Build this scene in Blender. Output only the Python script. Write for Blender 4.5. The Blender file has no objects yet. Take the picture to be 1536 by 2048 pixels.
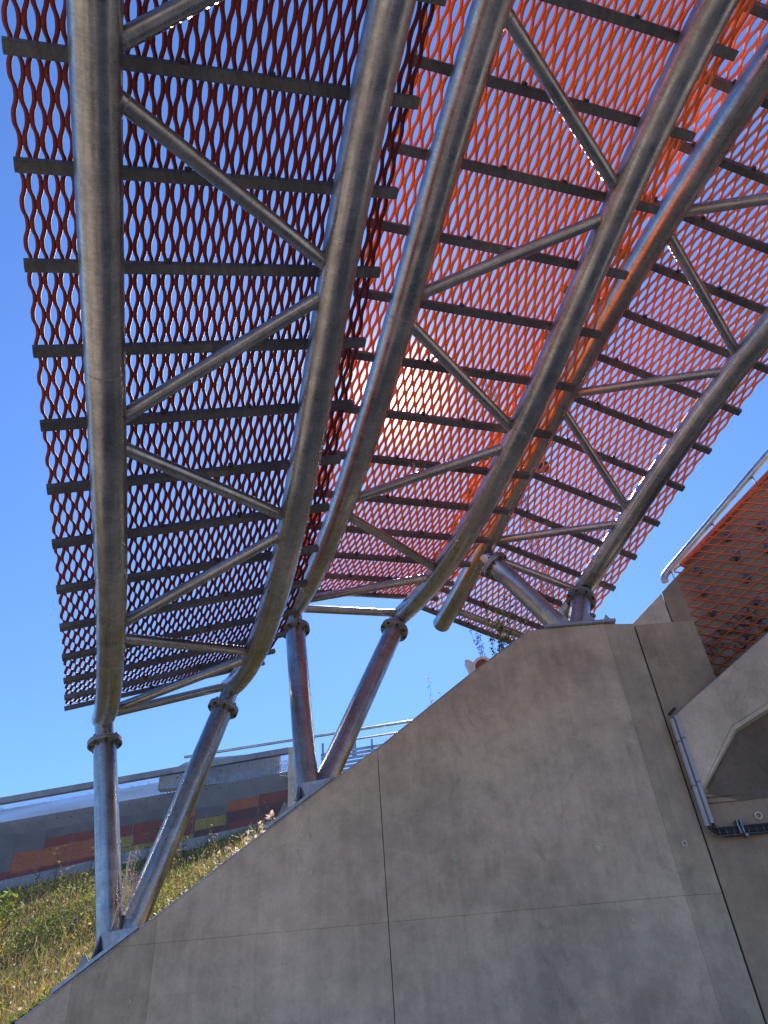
import bpy, math, random
import numpy as np
from mathutils import Vector, Matrix

random.seed(7); rng = np.random.default_rng(7)
SC = bpy.context.scene
COL = SC.collection

# ------------------------------------------------------------------ camera
PITCH = math.radians(39.8); ROLL = -math.atan2(160, 1766)
fwd = np.array([0, math.cos(PITCH), math.sin(PITCH)])
r0 = np.array([1., 0, 0]); u0 = np.cross(r0, fwd)
rt = math.cos(ROLL)*r0 + math.sin(ROLL)*u0
up = -math.sin(ROLL)*r0 + math.cos(ROLL)*u0
cam = bpy.data.cameras.new('camera'); camo = bpy.data.objects.new('camera', cam); COL.objects.link(camo)
M = Matrix(((rt[0], up[0], -fwd[0], 0), (rt[1], up[1], -fwd[1], 0), (rt[2], up[2], -fwd[2], 1.6), (0, 0, 0, 1)))
camo.matrix_world = M
cam.sensor_fit = 'VERTICAL'; cam.sensor_height = 24; cam.sensor_width = 18; cam.lens = 1479/2048*24
cam.clip_start = .05; cam.clip_end = 1500
SC.camera = camo

# ------------------------------------------------------------------ light
SUN_EL, SUN_AZ = math.radians(48.7), math.radians(3.0)
sund = Vector((math.sin(SUN_AZ)*math.cos(SUN_EL), math.cos(SUN_AZ)*math.cos(SUN_EL), math.sin(SUN_EL)))
W = bpy.data.worlds.new('World'); SC.world = W; W.use_nodes = True
nt = W.node_tree; nt.nodes.clear()
def wn(t): return nt.nodes.new(t)
sky = wn('ShaderNodeTexSky'); sky.sky_type = 'NISHITA'; sky.sun_disc = False
sky.sun_elevation = SUN_EL; sky.sun_rotation = SUN_AZ; sky.air_density = 1.0; sky.dust_density = .12; sky.ozone_density = 3.0
hs = wn('ShaderNodeMix'); hs.data_type = 'RGBA'; hs.blend_type = 'MULTIPLY'; hs.inputs[0].default_value = 1
hs.inputs[7].default_value = (.50, .69, 1.01, 1)
bg = wn('ShaderNodeBackground'); bg.inputs[1].default_value = .15
# aureole of the sun behind thin air
tc = wn('ShaderNodeTexCoord'); dt = wn('ShaderNodeVectorMath'); dt.operation = 'DOT_PRODUCT'; dt.inputs[1].default_value = sund
nrm = wn('ShaderNodeVectorMath'); nrm.operation = 'NORMALIZE'
mx = wn('ShaderNodeMath'); mx.operation = 'MAXIMUM'; mx.inputs[1].default_value = 0
pw = wn('ShaderNodeMath'); pw.operation = 'POWER'; pw.inputs[1].default_value = 1100
pw2 = wn('ShaderNodeMath'); pw2.operation = 'POWER'; pw2.inputs[1].default_value = 120
m1 = wn('ShaderNodeMath'); m1.operation = 'MULTIPLY'; m1.inputs[1].default_value = 4.0
m2 = wn('ShaderNodeMath'); m2.operation = 'MULTIPLY'; m2.inputs[1].default_value = .05
ad = wn('ShaderNodeMath'); bg2 = wn('ShaderNodeBackground'); bg2.inputs[0].default_value = (1, .97, .93, 1)
ash = wn('ShaderNodeAddShader'); out = wn('ShaderNodeOutputWorld')
L = nt.links.new
L(tc.outputs['Generated'], nrm.inputs[0]); L(nrm.outputs[0], dt.inputs[0]); L(dt.outputs['Value'], mx.inputs[0])
L(mx.outputs[0], pw.inputs[0]); L(mx.outputs[0], pw2.inputs[0]); L(pw.outputs[0], m1.inputs[0]); L(pw2.outputs[0], m2.inputs[0])
L(m1.outputs[0], ad.inputs[0]); L(m2.outputs[0], ad.inputs[1]); L(ad.outputs[0], bg2.inputs[1])
L(sky.outputs[0], hs.inputs[6]); L(hs.outputs[2], bg.inputs[0]); L(bg.outputs[0], ash.inputs[0]); L(bg2.outputs[0], ash.inputs[1]); L(ash.outputs[0], out.inputs[0])
sl = bpy.data.lights.new('sun', 'SUN'); sl.energy = 5.0; sl.angle = math.radians(.5); sl.color = (1, .91, .80)
so = bpy.data.objects.new('sun', sl); COL.objects.link(so); so.rotation_euler = sund.to_track_quat('Z', 'Y').to_euler(); so.location = (0, 30, 40)
SC.view_settings.view_transform = 'Standard'; SC.view_settings.look = 'None'; SC.view_settings.gamma = 1
SC.view_settings.exposure = .6; SC.view_settings.use_curve_mapping = False

# ------------------------------------------------------------------ materials
def mat(name):
    m = bpy.data.materials.new(name); m.use_nodes = True; n = m.node_tree.nodes; n.clear()
    o = n.new('ShaderNodeOutputMaterial'); p = n.new('ShaderNodeBsdfPrincipled'); m.node_tree.links.new(p.outputs[0], o.inputs[0])
    return m, m.node_tree, p, o
def noise(t, vec, scale, detail=4, rough=.55, dist=0):
    x = t.nodes.new('ShaderNodeTexNoise'); x.inputs['Scale'].default_value = scale; x.inputs['Detail'].default_value = detail
    x.inputs['Roughness'].default_value = rough; x.inputs['Distortion'].default_value = dist
    if vec: t.links.new(vec, x.inputs['Vector'])
    return x.outputs[0]
def ramp(t, fac, stops):
    r = t.nodes.new('ShaderNodeValToRGB'); e = r.color_ramp.elements
    while len(e) < len(stops): e.new(.5)
    for k, (p, c) in enumerate(stops):
        e[k].position = p; e[k].color = (c[0], c[1], c[2], 1) if hasattr(c, '__len__') else (c, c, c, 1)
    t.links.new(fac, r.inputs[0]); return r.outputs[0]
def mix(t, a, b, fac, mode='MULTIPLY'):
    x = t.nodes.new('ShaderNodeMix'); x.data_type = 'RGBA'; x.blend_type = mode
    for v, i in ((a, 6), (b, 7), (fac, 0)):
        if hasattr(v, 'links'): t.links.new(v, x.inputs[i])
        elif i == 0: x.inputs[0].default_value = v
        else: x.inputs[i].default_value = (*v, 1)
    return x.outputs[2]
def mapping(t, vec, scale):
    m = t.nodes.new('ShaderNodeMapping'); m.inputs['Scale'].default_value = scale; t.links.new(vec, m.inputs['Vector']); return m.outputs[0]
def bump(t, p, h, strength, dist=.01):
    b = t.nodes.new('ShaderNodeBump'); b.inputs['Strength'].default_value = strength; b.inputs['Distance'].default_value = dist
    t.links.new(h, b.inputs['Height']); t.links.new(b.outputs[0], p.inputs['Normal'])

def galv(name, base=(.50, .49, .465), rough=.29, metal=.92, streak=1.0):
    m, t, p, o = mat(name)
    c = t.nodes.new('ShaderNodeTexCoord'); uv = c.outputs['UV']; ob = c.outputs['Object']
    mott = ramp(t, noise(t, ob, 9, 6, .65), [(.25, .66), (.5, .88), (.75, 1.06)])
    big = ramp(t, noise(t, ob, 1.7, 3, .6), [(.3, .75), (.7, 1.1)])
    brush = noise(t, mapping(t, uv, (9, 260, 1)), 1.0, 3, .7, .6)
    run = noise(t, mapping(t, uv, (38, 1.6, 1)), 1.0, 4, .6)
    sp = t.nodes.new('ShaderNodeTexVoronoi'); sp.inputs['Scale'].default_value = 70; t.links.new(ob, sp.inputs['Vector'])
    sg = t.nodes.new('ShaderNodeSeparateColor'); t.links.new(sp.outputs['Color'], sg.inputs[0])
    col = mix(t, base, mott, 1.0); col = mix(t, col, ramp(t, sg.outputs[0], [(0., .78), (1., 1.12)]), .6); col = mix(t, col, big, 1.0)
    col = mix(t, col, ramp(t, brush, [(.3, .72), (.6, 1.1)]), .7*streak)
    col = mix(t, col, ramp(t, run, [(.3, .62), (.55, 1.05)]), .6)
    drips = noise(t, mapping(t, uv, (60, 5, 1)), 1.0, 6, .75)
    col = mix(t, col, ramp(t, drips, [(.27, .4), (.34, 1.0)]), .45)
    t.links.new(col, p.inputs['Base Color']); p.inputs['Metallic'].default_value = metal
    rr = ramp(t, noise(t, ob, 5, 6, .7), [(.3, rough-.1), (.7, rough+.17)]); t.links.new(rr, p.inputs['Roughness'])
    h = mix(t, brush, run, .35, 'MIX'); bump(t, p, h, .09*streak, .005)
    return m
M_PIPE = galv('galvanised_pipe')
M_BAR = galv('galvanised_bar', (.21, .205, .20), .5, .7, .3)
M_PLATE = galv('galvanised_plate', (.46, .5, .56), .45, .6, .3)
M_FLANGE = galv('galvanised_flange', (.40, .40, .38), .48, .6, .2)
M_RAIL = galv('stainless_rail', (.62, .61, .58), .3, .9, .4)

def plain(name, c, rough=.6, metal=0, var=.25, sc=20, bmp=0):
    m, t, p, o = mat(name); tcx = t.nodes.new('ShaderNodeTexCoord')
    n = noise(t, tcx.outputs['Object'], sc, 5, .6)
    t.links.new(mix(t, c, ramp(t, n, [(.3, 1-var), (.7, 1+var*.5)]), 1.0), p.inputs['Base Color'])
    p.inputs['Roughness'].default_value = rough; p.inputs['Metallic'].default_value = metal
    if bmp: bump(t, p, n, bmp, .01)
    return m
def paint(name, c, c2, trans):
    m, t, p, o = mat(name); tcx = t.nodes.new('ShaderNodeTexCoord')
    n = noise(t, tcx.outputs['Object'], 6, 4, .6)
    t.links.new(mix(t, c, c2, ramp(t, n, [(.35, 0.), (.7, 1.)]), 'MIX'), p.inputs['Base Color'])
    p.inputs['Roughness'].default_value = .58; p.inputs['Specular IOR Level'].default_value = .35
    return m
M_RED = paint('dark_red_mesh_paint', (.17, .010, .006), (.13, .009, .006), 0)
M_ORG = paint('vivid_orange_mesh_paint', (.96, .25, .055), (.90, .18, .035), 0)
M_SAL = paint('faded_orange_mesh_paint', (.94, .32, .16), (.85, .24, .11), 0)
M_NET = paint('orange_cladding_mesh_paint', (.70, .19, .085), (.56, .14, .06), 0)

def concrete(name, c, streaks=.5):
    m, t, p, o = mat(name); tcx = t.nodes.new('ShaderNodeTexCoord'); ob = tcx.outputs['Object']
    col = mix(t, c, ramp(t, noise(t, ob, .8, 5, .62), [(.28, .66), (.5, .96), (.72, 1.16)]), 1.0)
    col = mix(t, col, ramp(t, noise(t, ob, 4.5, 7, .7), [(.3, .76), (.7, 1.14)]), .9)
    col = mix(t, col, ramp(t, noise(t, mapping(t, ob, (13, 13, .55)), 1.0, 6, .7), [(.3, .72), (.6, 1.05)]), streaks)
    col = mix(t, col, ramp(t, noise(t, mapping(t, ob, (1, 1, 4)), 1.6, 6, .7), [(.3, (.86, .87, .9)), (.65, (1.05, 1.03, 1.0))]), .4)
    col = mix(t, col, ramp(t, noise(t, ob, 38, 5, .8), [(.3, .84), (.65, 1.08)]), .7)
    # dark grime rising out of distorted noise, small bug holes
    col = mix(t, col, ramp(t, noise(t, mapping(t, ob, (2.2, 2.2, 1.2)), 1.0, 8, .75, 1.2), [(.34, .6), (.44, 1.0)]), .55)
    v = t.nodes.new('ShaderNodeTexVoronoi'); v.inputs['Scale'].default_value = 9; v.inputs['Randomness'].default_value = 1
    t.links.new(ob, v.inputs['Vector'])
    holes = ramp(t, v.outputs['Distance'], [(.035, .25), (.06, 1.0)])
    col = mix(t, col, holes, ramp(t, noise(t, ob, 2.3, 2), [(.5, 0.), (.62, .8)]))
    v2 = t.nodes.new('ShaderNodeTexVoronoi'); v2.inputs['Scale'].default_value = 31; t.links.new(ob, v2.inputs['Vector'])
    col = mix(t, col, ramp(t, v2.outputs['Distance'], [(.05, .45), (.1, 1.0)]), ramp(t, noise(t, ob, 1.5, 3), [(.48, 0.), (.66, .9)]))
    t.links.new(col, p.inputs['Base Color']); p.inputs['Roughness'].default_value = .72
    p.inputs['Specular IOR Level'].default_value = .35
    bump(t, p, mix(t, noise(t, ob, 25, 6, .7), holes, .5), .35, .006)
    return m
M_CON = concrete('cast_concrete', (.53, .42, .305), .42)
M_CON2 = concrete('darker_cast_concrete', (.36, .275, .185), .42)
M_CON3 = concrete('pale_stair_concrete', (.60, .51, .39), .3)
M_SOFF = concrete('shaded_soffit_concrete', (.17, .135, .105), .4)  # shade of the stair underside put into its base colour
M_CON1B = concrete('grey_brown_concrete', (.43, .345, .24), .5)
M_CONG = concrete('grey_kerb_concrete', (.30, .32, .34), .3)
M_CONW = concrete('dark_grey_wall_concrete', (.29, .28, .27), .3)
M_PLUG = concrete('tie_hole_mortar', (.64, .55, .43), .2)
M_DARK = plain('dark_joint', (.035, .03, .028), .9)
M_GROUND = concrete('paving_concrete', (.42, .35, .27), .2)
M_CONDUIT = plain('grey_plastic_conduit', (.36, .36, .39), .45, 0, .12, 9)
M_CABLE = plain('black_cable', (.012, .012, .013), .45)
M_WIRE = plain('zinc_wire', (.22, .22, .22), .4, .8)
M_WHITE = plain('white_enamel', (.78, .77, .74), .4, 0, .1)
M_LENS = plain('red_lens', (.28, .02, .03), .3)
M_STONE = plain('rough_rubble', (.22, .18, .16), .9, 0, .5, 14, .5)
M_SOIL = plain('dry_soil', (.11, .085, .05), .95, 0, .5, 3, .6)
M_VINE = plain('dead_vine_bark', (.62, .52, .45), .9, 0, .3, 40)
M_WIRE2 = plain('galvanised_cladding_mesh', (.33, .34, .35), .45, .6)
M_CRANE = plain('mast_steel', (.30, .31, .33), .5, .5)
PCOL = {'r': plain('deep_red_panel', (.34, .03, .016), .6, 0, .35, 3), 'm': plain('maroon_panel', (.16, .022, .02), .6, 0, .35, 3),
        'o': plain('orange_panel', (.66, .15, .02), .6, 0, .3, 3), 'y': plain('mustard_panel', (.48, .36, .03), .6, 0, .3, 3),
        'g': plain('grey_panel', (.19, .185, .18), .6, 0, .3, 3)}

def leafmat(name):
    m, t, p, o = mat(name)
    a = t.nodes.new('ShaderNodeVertexColor'); a.layer_name = 'Col'
    t.links.new(a.outputs[0], p.inputs['Base Color']); p.inputs['Roughness'].default_value = .6
    tr = t.nodes.new('ShaderNodeBsdfTranslucent'); t.links.new(a.outputs[0], tr.inputs[0])
    ms = t.nodes.new('ShaderNodeMixShader'); ms.inputs[0].default_value = .45
    t.links.new(p.outputs[0], ms.inputs[1]); t.links.new(tr.outputs[0], ms.inputs[2]); t.links.new(ms.outputs[0], o.inputs[0])
    return m
M_LEAF = leafmat('leaf')

# ------------------------------------------------------------------ helpers
def tag(o, label=None, cat=None, group=None, kind=None):
    if label: o['label'] = label
    if cat: o['category'] = cat
    if group: o['group'] = group
    if kind: o['kind'] = kind
    return o
def empty(name, loc, **k):
    o = bpy.data.objects.new(name, None); COL.objects.link(o); o.location = loc; o.empty_display_size = .2
    return tag(o, **k)
def link(name, me, m, parent=None):
    o = bpy.data.objects.new(name, me); COL.objects.link(o)
    if m and not me.materials: me.materials.append(m)
    if parent:
        o.parent = parent
        q = parent; loc = Vector((0, 0, 0))
        while q: loc += q.location; q = q.parent
        o.location = -loc if parent.parent is None else Vector((0, 0, 0))
        if parent.parent is None and parent.type != 'EMPTY': o.location = -loc
    return o
class MB:
    def __init__(s): s.v = []; s.f = []; s.uv = []; s.n = 0; s.smooth = []
    def add(s, V, Fc, UV=None, smooth=False):
        V = [tuple(map(float, q)) for q in V]; s.v += V
        for k, f in enumerate(Fc):
            s.f.append(tuple(i+s.n for i in f)); s.uv.append(UV[k] if UV else [(V[i][0], V[i][2]) for i in f]); s.smooth.append(smooth)
        s.n += len(V); return s
    def box(s, c, hx, hy, hz, ax=None):
        ax = ((1, 0, 0), (0, 1, 0), (0, 0, 1)) if ax is None else ax; c = np.array(c, float); A = np.array(ax, float)
        V = [c + sx*hx*A[0] + sy*hy*A[1] + sz*hz*A[2] for sx in (-1, 1) for sy in (-1, 1) for sz in (-1, 1)]
        return s.add(V, [(0, 1, 3, 2), (4, 6, 7, 5), (0, 4, 5, 1), (2, 3, 7, 6), (0, 2, 6, 4), (1, 5, 7, 3)])
    def prism(s, poly, d):
        # poly list of 3D points, extruded by vector d
        P = [np.array(q, float) for q in poly]; d = np.array(d, float); n = len(P)
        V = P + [q+d for q in P]
        F = [tuple(range(n))[::-1], tuple(range(n, 2*n))] + [(i, (i+1) % n, n+(i+1) % n, n+i) for i in range(n)]
        return s.add(V, F)
    def tube(s, pts, r, seg=16, cap=True, frames=None, v0=0.):
        P = np.array(pts, float); n = len(P); R = np.full(n, r) if np.isscalar(r) else np.array(r)
        T = np.gradient(P, axis=0); T /= np.linalg.norm(T, axis=1)[:, None]
        a = np.array([0, 0, 1.]) if abs(T[0][2]) < .9 else np.array([0, 1., 0])
        x = np.cross(T[0], a); x /= np.linalg.norm(x)
        V = []; ln = v0; lens = []
        for i in range(n):
            x = x - T[i]*(x@T[i]); x /= np.linalg.norm(x); y = np.cross(T[i], x)
            if i: ln += np.linalg.norm(P[i]-P[i-1])
            lens.append(ln)
            for k in range(seg):
                t = 2*math.pi*k/seg; V.append(P[i]+R[i]*(math.cos(t)*x+math.sin(t)*y))
        F = []; UV = []
        for i in range(n-1):
            for k in range(seg):
                k2 = (k+1) % seg
                F.append((i*seg+k, i*seg+k2, (i+1)*seg+k2, (i+1)*seg+k))
                u0_, u1_ = k/seg*2*math.pi*R[i], (k+1)/seg*2*math.pi*R[i]
                UV.append([(u0_, lens[i]), (u1_, lens[i]), (u1_, lens[i+1]), (u0_, lens[i+1])])
        s.add(V, F, UV, True)
        if cap:
            for i, rev in ((0, True), (n-1, False)):
                ring = V[i*seg:(i+1)*seg]; s.add(ring, [tuple(range(seg))[::-1] if rev else tuple(range(seg))])
        return s
    def ring(s, c, ax, r0, r1, h, seg=32):
        # washer-shaped disc of thickness h centred at c
        ax = np.array(ax, float); ax /= np.linalg.norm(ax); a = np.array([0, 0, 1.]) if abs(ax[2]) < .9 else np.array([1., 0, 0])
        x = np.cross(ax, a); x /= np.linalg.norm(x); y = np.cross(ax, x); V = []
        for z in (-h/2, h/2):
            for r in (r0, r1):
                for k in range(seg):
                    t = 2*math.pi*k/seg; V.append(np.array(c)+ax*z+r*(math.cos(t)*x+math.sin(t)*y))
        F = []
        for k in range(seg):
            q = (k+1) % seg; A, B, C_, D = k, seg+k, 2*seg+k, 3*seg+k; A2, B2, C2, D2 = q, seg+q, 2*seg+q, 3*seg+q
            F += [(A, A2, B2, B), (C_, D, D2, C2), (B, B2, D2, D), (A, C_, C2, A2)]
        return s.add(V, F)
    def build(s, name, m, parent=None, auto=False):
        me = bpy.data.meshes.new(name); me.from_pydata(s.v, [], s.f)
        uvl = me.uv_layers.new(name='UVMap'); flat = np.array([c for f in s.uv for q in f for c in q], np.float32); uvl.data.foreach_set('uv', flat)
        me.polygons.foreach_set('use_smooth', s.smooth); me.update()
        return link(name, me, m, parent)
def bevel(o, w, seg=2):
    b = o.modifiers.new('bevel', 'BEVEL'); b.width = w; b.segments = seg; b.limit_method = 'ANGLE'; return o
def npmesh(name, V, Q, m, parent=None, cols=None):
    me = bpy.data.meshes.new(name); k = Q.shape[1]
    me.vertices.add(len(V)); me.vertices.foreach_set('co', np.ascontiguousarray(V, np.float32).ravel())
    me.loops.add(Q.size); me.loops.foreach_set('vertex_index', np.ascontiguousarray(Q, np.int32).ravel())
    me.polygons.add(len(Q)); me.polygons.foreach_set('loop_start', np.arange(0, Q.size, k, dtype=np.int32))
    me.update(calc_edges=True)
    if cols is not None:
        ca = me.color_attributes.new('Col', 'FLOAT_COLOR', 'POINT'); c4 = np.ones((len(V), 4), np.float32); c4[:, :3] = cols
        ca.data.foreach_set('color', c4.ravel())
    me.validate(); return link(name, me, m, parent)

# ------------------------------------------------------------------ setting: ground
g = MB().add([(-300, -300, 0), (300, -300, 0), (300, 300, 0), (-300, 300, 0)], [(0, 1, 2, 3)]).build('ground', M_GROUND); tag(g, kind='structure')

# top line of the sloping wall
WT = [(-7.2, -.25), (-3.174, 2.422), (-2.622, 2.777), (-2.18, 3.074), (-1.627, 3.451), (-1.116, 3.781), (-.802, 3.995), (-.236, 4.340), (.22, 4.658), (.676, 4.975), (1.383, 5.432), (1.43, 5.430), (2.144, 5.428), (2.454, 5.425)]
WX = [a for a, b in WT]; WZ = [b for a, b in WT]
def ztop(x): return float(np.interp(x, WX, WZ))

# ------------------------------------------------------------------ big concrete wall (front face at Y=6.7)
wall = empty('retaining_wall', (0, 6.95, 0), label='tall grey concrete wall with a sloping top that carries the steel canopy posts', cat='wall')
def wall_poly(x0, x1, zlo, zhi=None, dy0=0, dy1=0, y=6.7):
    xs = [x0] + [x for x in WX if x0 < x < x1] + [x1]
    top = [(x, min(ztop(x), zhi) if zhi is not None else ztop(x)) for x in xs]
    top = [(x, z) for x, z in top if z > zlo]
    pts = []
    # find where sloping top crosses zlo / zhi exactly
    fine = np.linspace(x0, x1, 400)
    keep = [x for x in fine if ztop(x) > zlo]
    if not keep: return None
    a, b = keep[0], keep[-1]
    cr = [x for x in fine if zhi is not None and ztop(x) > zhi]
    xs2 = sorted(set([a, b] + [x for x in WX if a < x < b] + ([cr[0]] if cr and cr[0] > a else [])))
    pts = [(a, zlo)] + [(x, min(ztop(x), zhi) if zhi is not None else ztop(x)) for x in xs2][::1] + [(b, zlo)]
    if abs(pts[0][1]-pts[1][1]) < 1e-3: pts = pts[1:]
    return [(x, y+dy0+(dy1-dy0)*((x-x0)/(x1-x0)), z) for x, z in pts]
cols_ = [(-7.2, -2.78), (-2.78, -2.16), (-2.16, -.263), (-.263, 2.144), (2.144, 2.454)]
PT = .12
for ci, (xa, xb) in enumerate(cols_):
    ga = .003 if abs(xa+.263) < .01 else .0006; gb = .003 if abs(xb+.263) < .01 else .0006
    for zl, zh in ((0.0, 2.8844), (2.8856, None)):
        if zh is None and xb < -2.16 and ztop(xb) < 2.9: continue
        ppoly = wall_poly(xa+ga, xb-gb, zl, zh, *((0, .0) if ci < 4 else (.004, .045)))
        if not ppoly: continue
        mb = MB().prism(ppoly, (0, PT, 0)); o = mb.build('concrete_panel', M_CON1B if ci in (1, 4) else M_CON, wall); bevel(o, .0015, 1)  # second panel is darker itself; turned end strip has its shade put into the colour
# dark core that closes the joints, then the solid body of the wall behind
core = [(x, 6.7+PT+.002, z-.012) for x, z in WT]
MB().prism([(WX[0], 6.7+PT+.002, -.02)] + core + [(2.44, 6.7+PT+.002, -.02)], (0, .38, 0)).build('wall_core', M_CON2, wall)
# strips filling the joint backs
MB().box((-.263, 6.78, 2.12), .012, .03, 2.12).build('joint_filler', M_DARK, wall)
# tie-hole plugs
for x, z, r in [(.333, 3.314, .033), (1.551, 3.301, .036), (-.897, 3.319, .030), (-.896, 3.502, .016), (1.687, 2.744, .02), (1.30, 2.06, .035), (-2.3, 2.5, .016), (-1.9, 2.2, .014), (.9, 2.35, .012)]:
    mb = MB(); mb.ring((x, 6.697, z), (0, 1, 0), r*.72, r, .012, 20); mb.ring((x, 6.7, z), (0, 1, 0), .0005, r*.6, .008, 20)
    mb.build('tie_hole_plug', M_PLUG, wall)
# formwork drip stripe of mortar on the top slope
lip = [(x, 6.694, z-.001) for x, z in WT[1:11]] + [(x, 6.694, z+.010) for x, z in WT[1:11]][::-1]
MB().prism(lip, (0, .05, 0)).build('edge_trim', M_PLATE, wall)

# second wall block right of the expansion joint
w2 = empty('end_wall', (2.8, 6.95, 0), label='narrow brownish concrete wall block right of the dark expansion joint', cat='wall')
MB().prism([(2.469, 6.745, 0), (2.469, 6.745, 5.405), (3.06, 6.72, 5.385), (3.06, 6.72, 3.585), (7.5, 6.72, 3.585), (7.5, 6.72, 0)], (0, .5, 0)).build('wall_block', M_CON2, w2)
MB().box((2.462, 6.86, 2.68), .012, .1, 2.68).build('joint_filler', M_DARK, w2)
mb = MB(); mb.ring((2.962, 6.715, 3.444), (0, 1, 0), .02, .034, .01, 20); mb.build('tie_hole_plug', M_PLUG, w2)
mb = MB(); mb.ring((2.27, 6.716, 3.276), (0, 1, 0), .014, .024, .01, 20); mb.build('tie_hole_plug', M_PLUG, wall)

# ------------------------------------------------------------------ stair parapet wall clad in orange mesh (turned 20 degrees)
A20 = math.radians(20); D20 = np.array([math.cos(A20), -math.sin(A20), 0]); N20 = np.array([math.sin(A20), math.cos(A20), 0])
O20 = np.array([3.048, 7.29, 0])
def pp(u, z, off=0): return tuple(O20 + D20*u + N20*off + np.array([0, 0, z]))
pw3 = empty('stair_parapet_wall', (4.2, 7.1, 0), label='brown concrete stair parapet behind orange expanded mesh, rising to the right edge', cat='wall')
STP = math.tan(math.radians(34.4))
U0, Z0 = .34, 6.31   # start of the mesh-topped slope
def ptop(u): return Z0 + (u-U0)*STP
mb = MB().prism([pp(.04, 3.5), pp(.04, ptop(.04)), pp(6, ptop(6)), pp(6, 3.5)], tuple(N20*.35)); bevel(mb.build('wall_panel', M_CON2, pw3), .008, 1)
mb = MB().prism([pp(-.9, 3.5, .01), pp(-.9, ptop(-.9), .01), pp(.03, ptop(.03), .01), pp(.03, 3.5, .01)], tuple(N20*.33)); bevel(mb.build('wall_panel', M_CON3, pw3), .008, 1)

def expanded(name, m, parent, fmap, x0, x1, rows, p, lwd, w, t, beta, bond, y0):
    """expanded metal: zigzag bands of steel joined at the knuckles; fmap(x, y, n) -> xyz"""
    cb, sb = math.cos(beta), math.sin(beta); h = lwd/2
    offs = [-.5*bond/h, .5*bond/h, .36, .64]   # samples per half diamond (fractions of h)
    Vs = []; Qs = []; base = 0
    for k in range(rows):
        i0, i1 = int(math.floor(x0/h)), int(math.ceil(x1/h)); X = []; S = []
        for i in range(i0, i1):
            a = 1. if (i+k) % 2 == 0 else -1.
            for q in offs:
                X.append((i+q)*h); S.append(a if q in offs[:2] else a*math.cos(math.pi*(q-offs[1])/(1-2*offs[1])))
        X = np.array(X); S = np.array(S); o = (X >= x0-1e-6) & (X <= x1+1e-6); X = X[o]; S = S[o]; n = len(X)
        yc = y0 + k*p + S*(p/2 - w*cb/2); nc = -S*w*sb/2
        ring = []
        for su, sv in ((-1, -1), (1, -1), (1, 1), (-1, 1)):
            ring.append(fmap(X, yc + su*w/2*cb - sv*t/2*sb, nc + su*w/2*sb + sv*t/2*cb))
        R = np.stack(ring, 1).reshape(-1, 3); Vs.append(R)
        i = np.arange(n-1)[:, None]*4 + base
        for a, b in ((0, 1), (1, 2), (2, 3), (3, 0)): Qs.append(np.concatenate([i+a, i+b, i+4+b, i+4+a], 1))
        Qs.append(np.array([[base+3, base+2, base+1, base], [base+(n-1)*4+q for q in range(4)]]))
        base += n*4
    o = npmesh(name, np.concatenate(Vs), np.concatenate(Qs), m, parent); o['kind'] = 'stuff'; return o
def plane_map(O, U, Wv, N):
    O, U, Wv, N = [np.array(q, float) for q in (O, U, Wv, N)]
    return lambda x, y, n: O + x[:, None]*U + (y[:, None])*Wv + n[:, None]*N
# cladding net in strips that follow the rising top line
def clad(x, y, n):
    x = np.array(x); return O20 + np.outer(x, D20) + np.outer(n-.12, N20) + np.outer(y, [0, 0, 1.])
Vcl = expanded('mesh_cladding', M_NET, pw3, lambda x, y, n: clad(x, y, n), .22, 3.4, 78, .058, .22, .021, .003, math.radians(-62), .03, 3.9)
bmv = Vcl.data; import bmesh
bm = bmesh.new(); bm.from_mesh(bmv)
kill = []
for v in bm.verts:
    d = Vector(v.co) - Vector(O20); u = d.dot(Vector(D20))
    if v.co.z > ptop(u) + .03: kill.append(v)
bmesh.ops.delete(bm, geom=kill, context='VERTS'); bm.to_mesh(bmv); bm.free()
# grille along the top
mb = MB(); cs, sn = math.cos(math.radians(34.4)), math.sin(math.radians(34.4)); SD = D20*cs + np.array([0, 0, sn]); SN = np.array([0, 0, cs]) - D20*sn
for i in range(190):
    c = np.array(pp(.36, ptop(.36), -.07)) + SD*(i*.019) + SN*.012
    mb.box(c, .0034, .055, .02, (SD, N20, SN))
mb.build('edge_grille', M_NET, pw3)['kind'] = 'stuff'
mb = MB().box(np.array(pp(.36, ptop(.36), -.07)) + SD*1.8 - SN*.012, 1.8, .05, .004, (SD, N20, SN)); mb.build('edge_strip', M_NET, pw3)
BRK = [(1.278, 6.549), (0.909, 6.265), (0.914, 5.969), (0.905, 6.545), (0.467, 6.218), (0.433, 5.95), (0.901, 5.655), (0.443, 5.679), (1.242, 6.256), (0.884, 5.369), (1.35, 5.95), (1.3, 5.6), (1.7, 6.6), (1.7, 6.2)]
for (u, z) in BRK:
    mb = MB(); c = np.array(pp(u, z, -.05)); mb.box(c, .008, .06, .045, (D20, N20, (0, 0, 1))); mb.box(c - N20*.05 + D20*.02, .04, .005, .03, (D20, N20, (0, 0, 1))); mb.box(c + N20*.045 + D20*.025, .03, .005, .035, (D20, N20, (0, 0, 1)))
    mb.tube([tuple(c - N20*.075), tuple(c - N20*.03)], .011, 8); mb.build('bracket', M_BAR, pw3)
rs = MB()
for i in range(46):
    u = .30 + rng.random()*.62; z = 5.22 + (u-.3)*.55 + (rng.random()-.5)*.34; c = np.array(pp(u, z, -.03)); r = .02+.035*rng.random()
    ax = rng.normal(size=(3, 3)); q, _ = np.linalg.qr(ax); rs.box(c, r, r*.8, r*.65, q)
bevel(tag(rs.build('rubble_infill', M_STONE, pw3), kind='stuff'), .012, 2)

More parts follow.
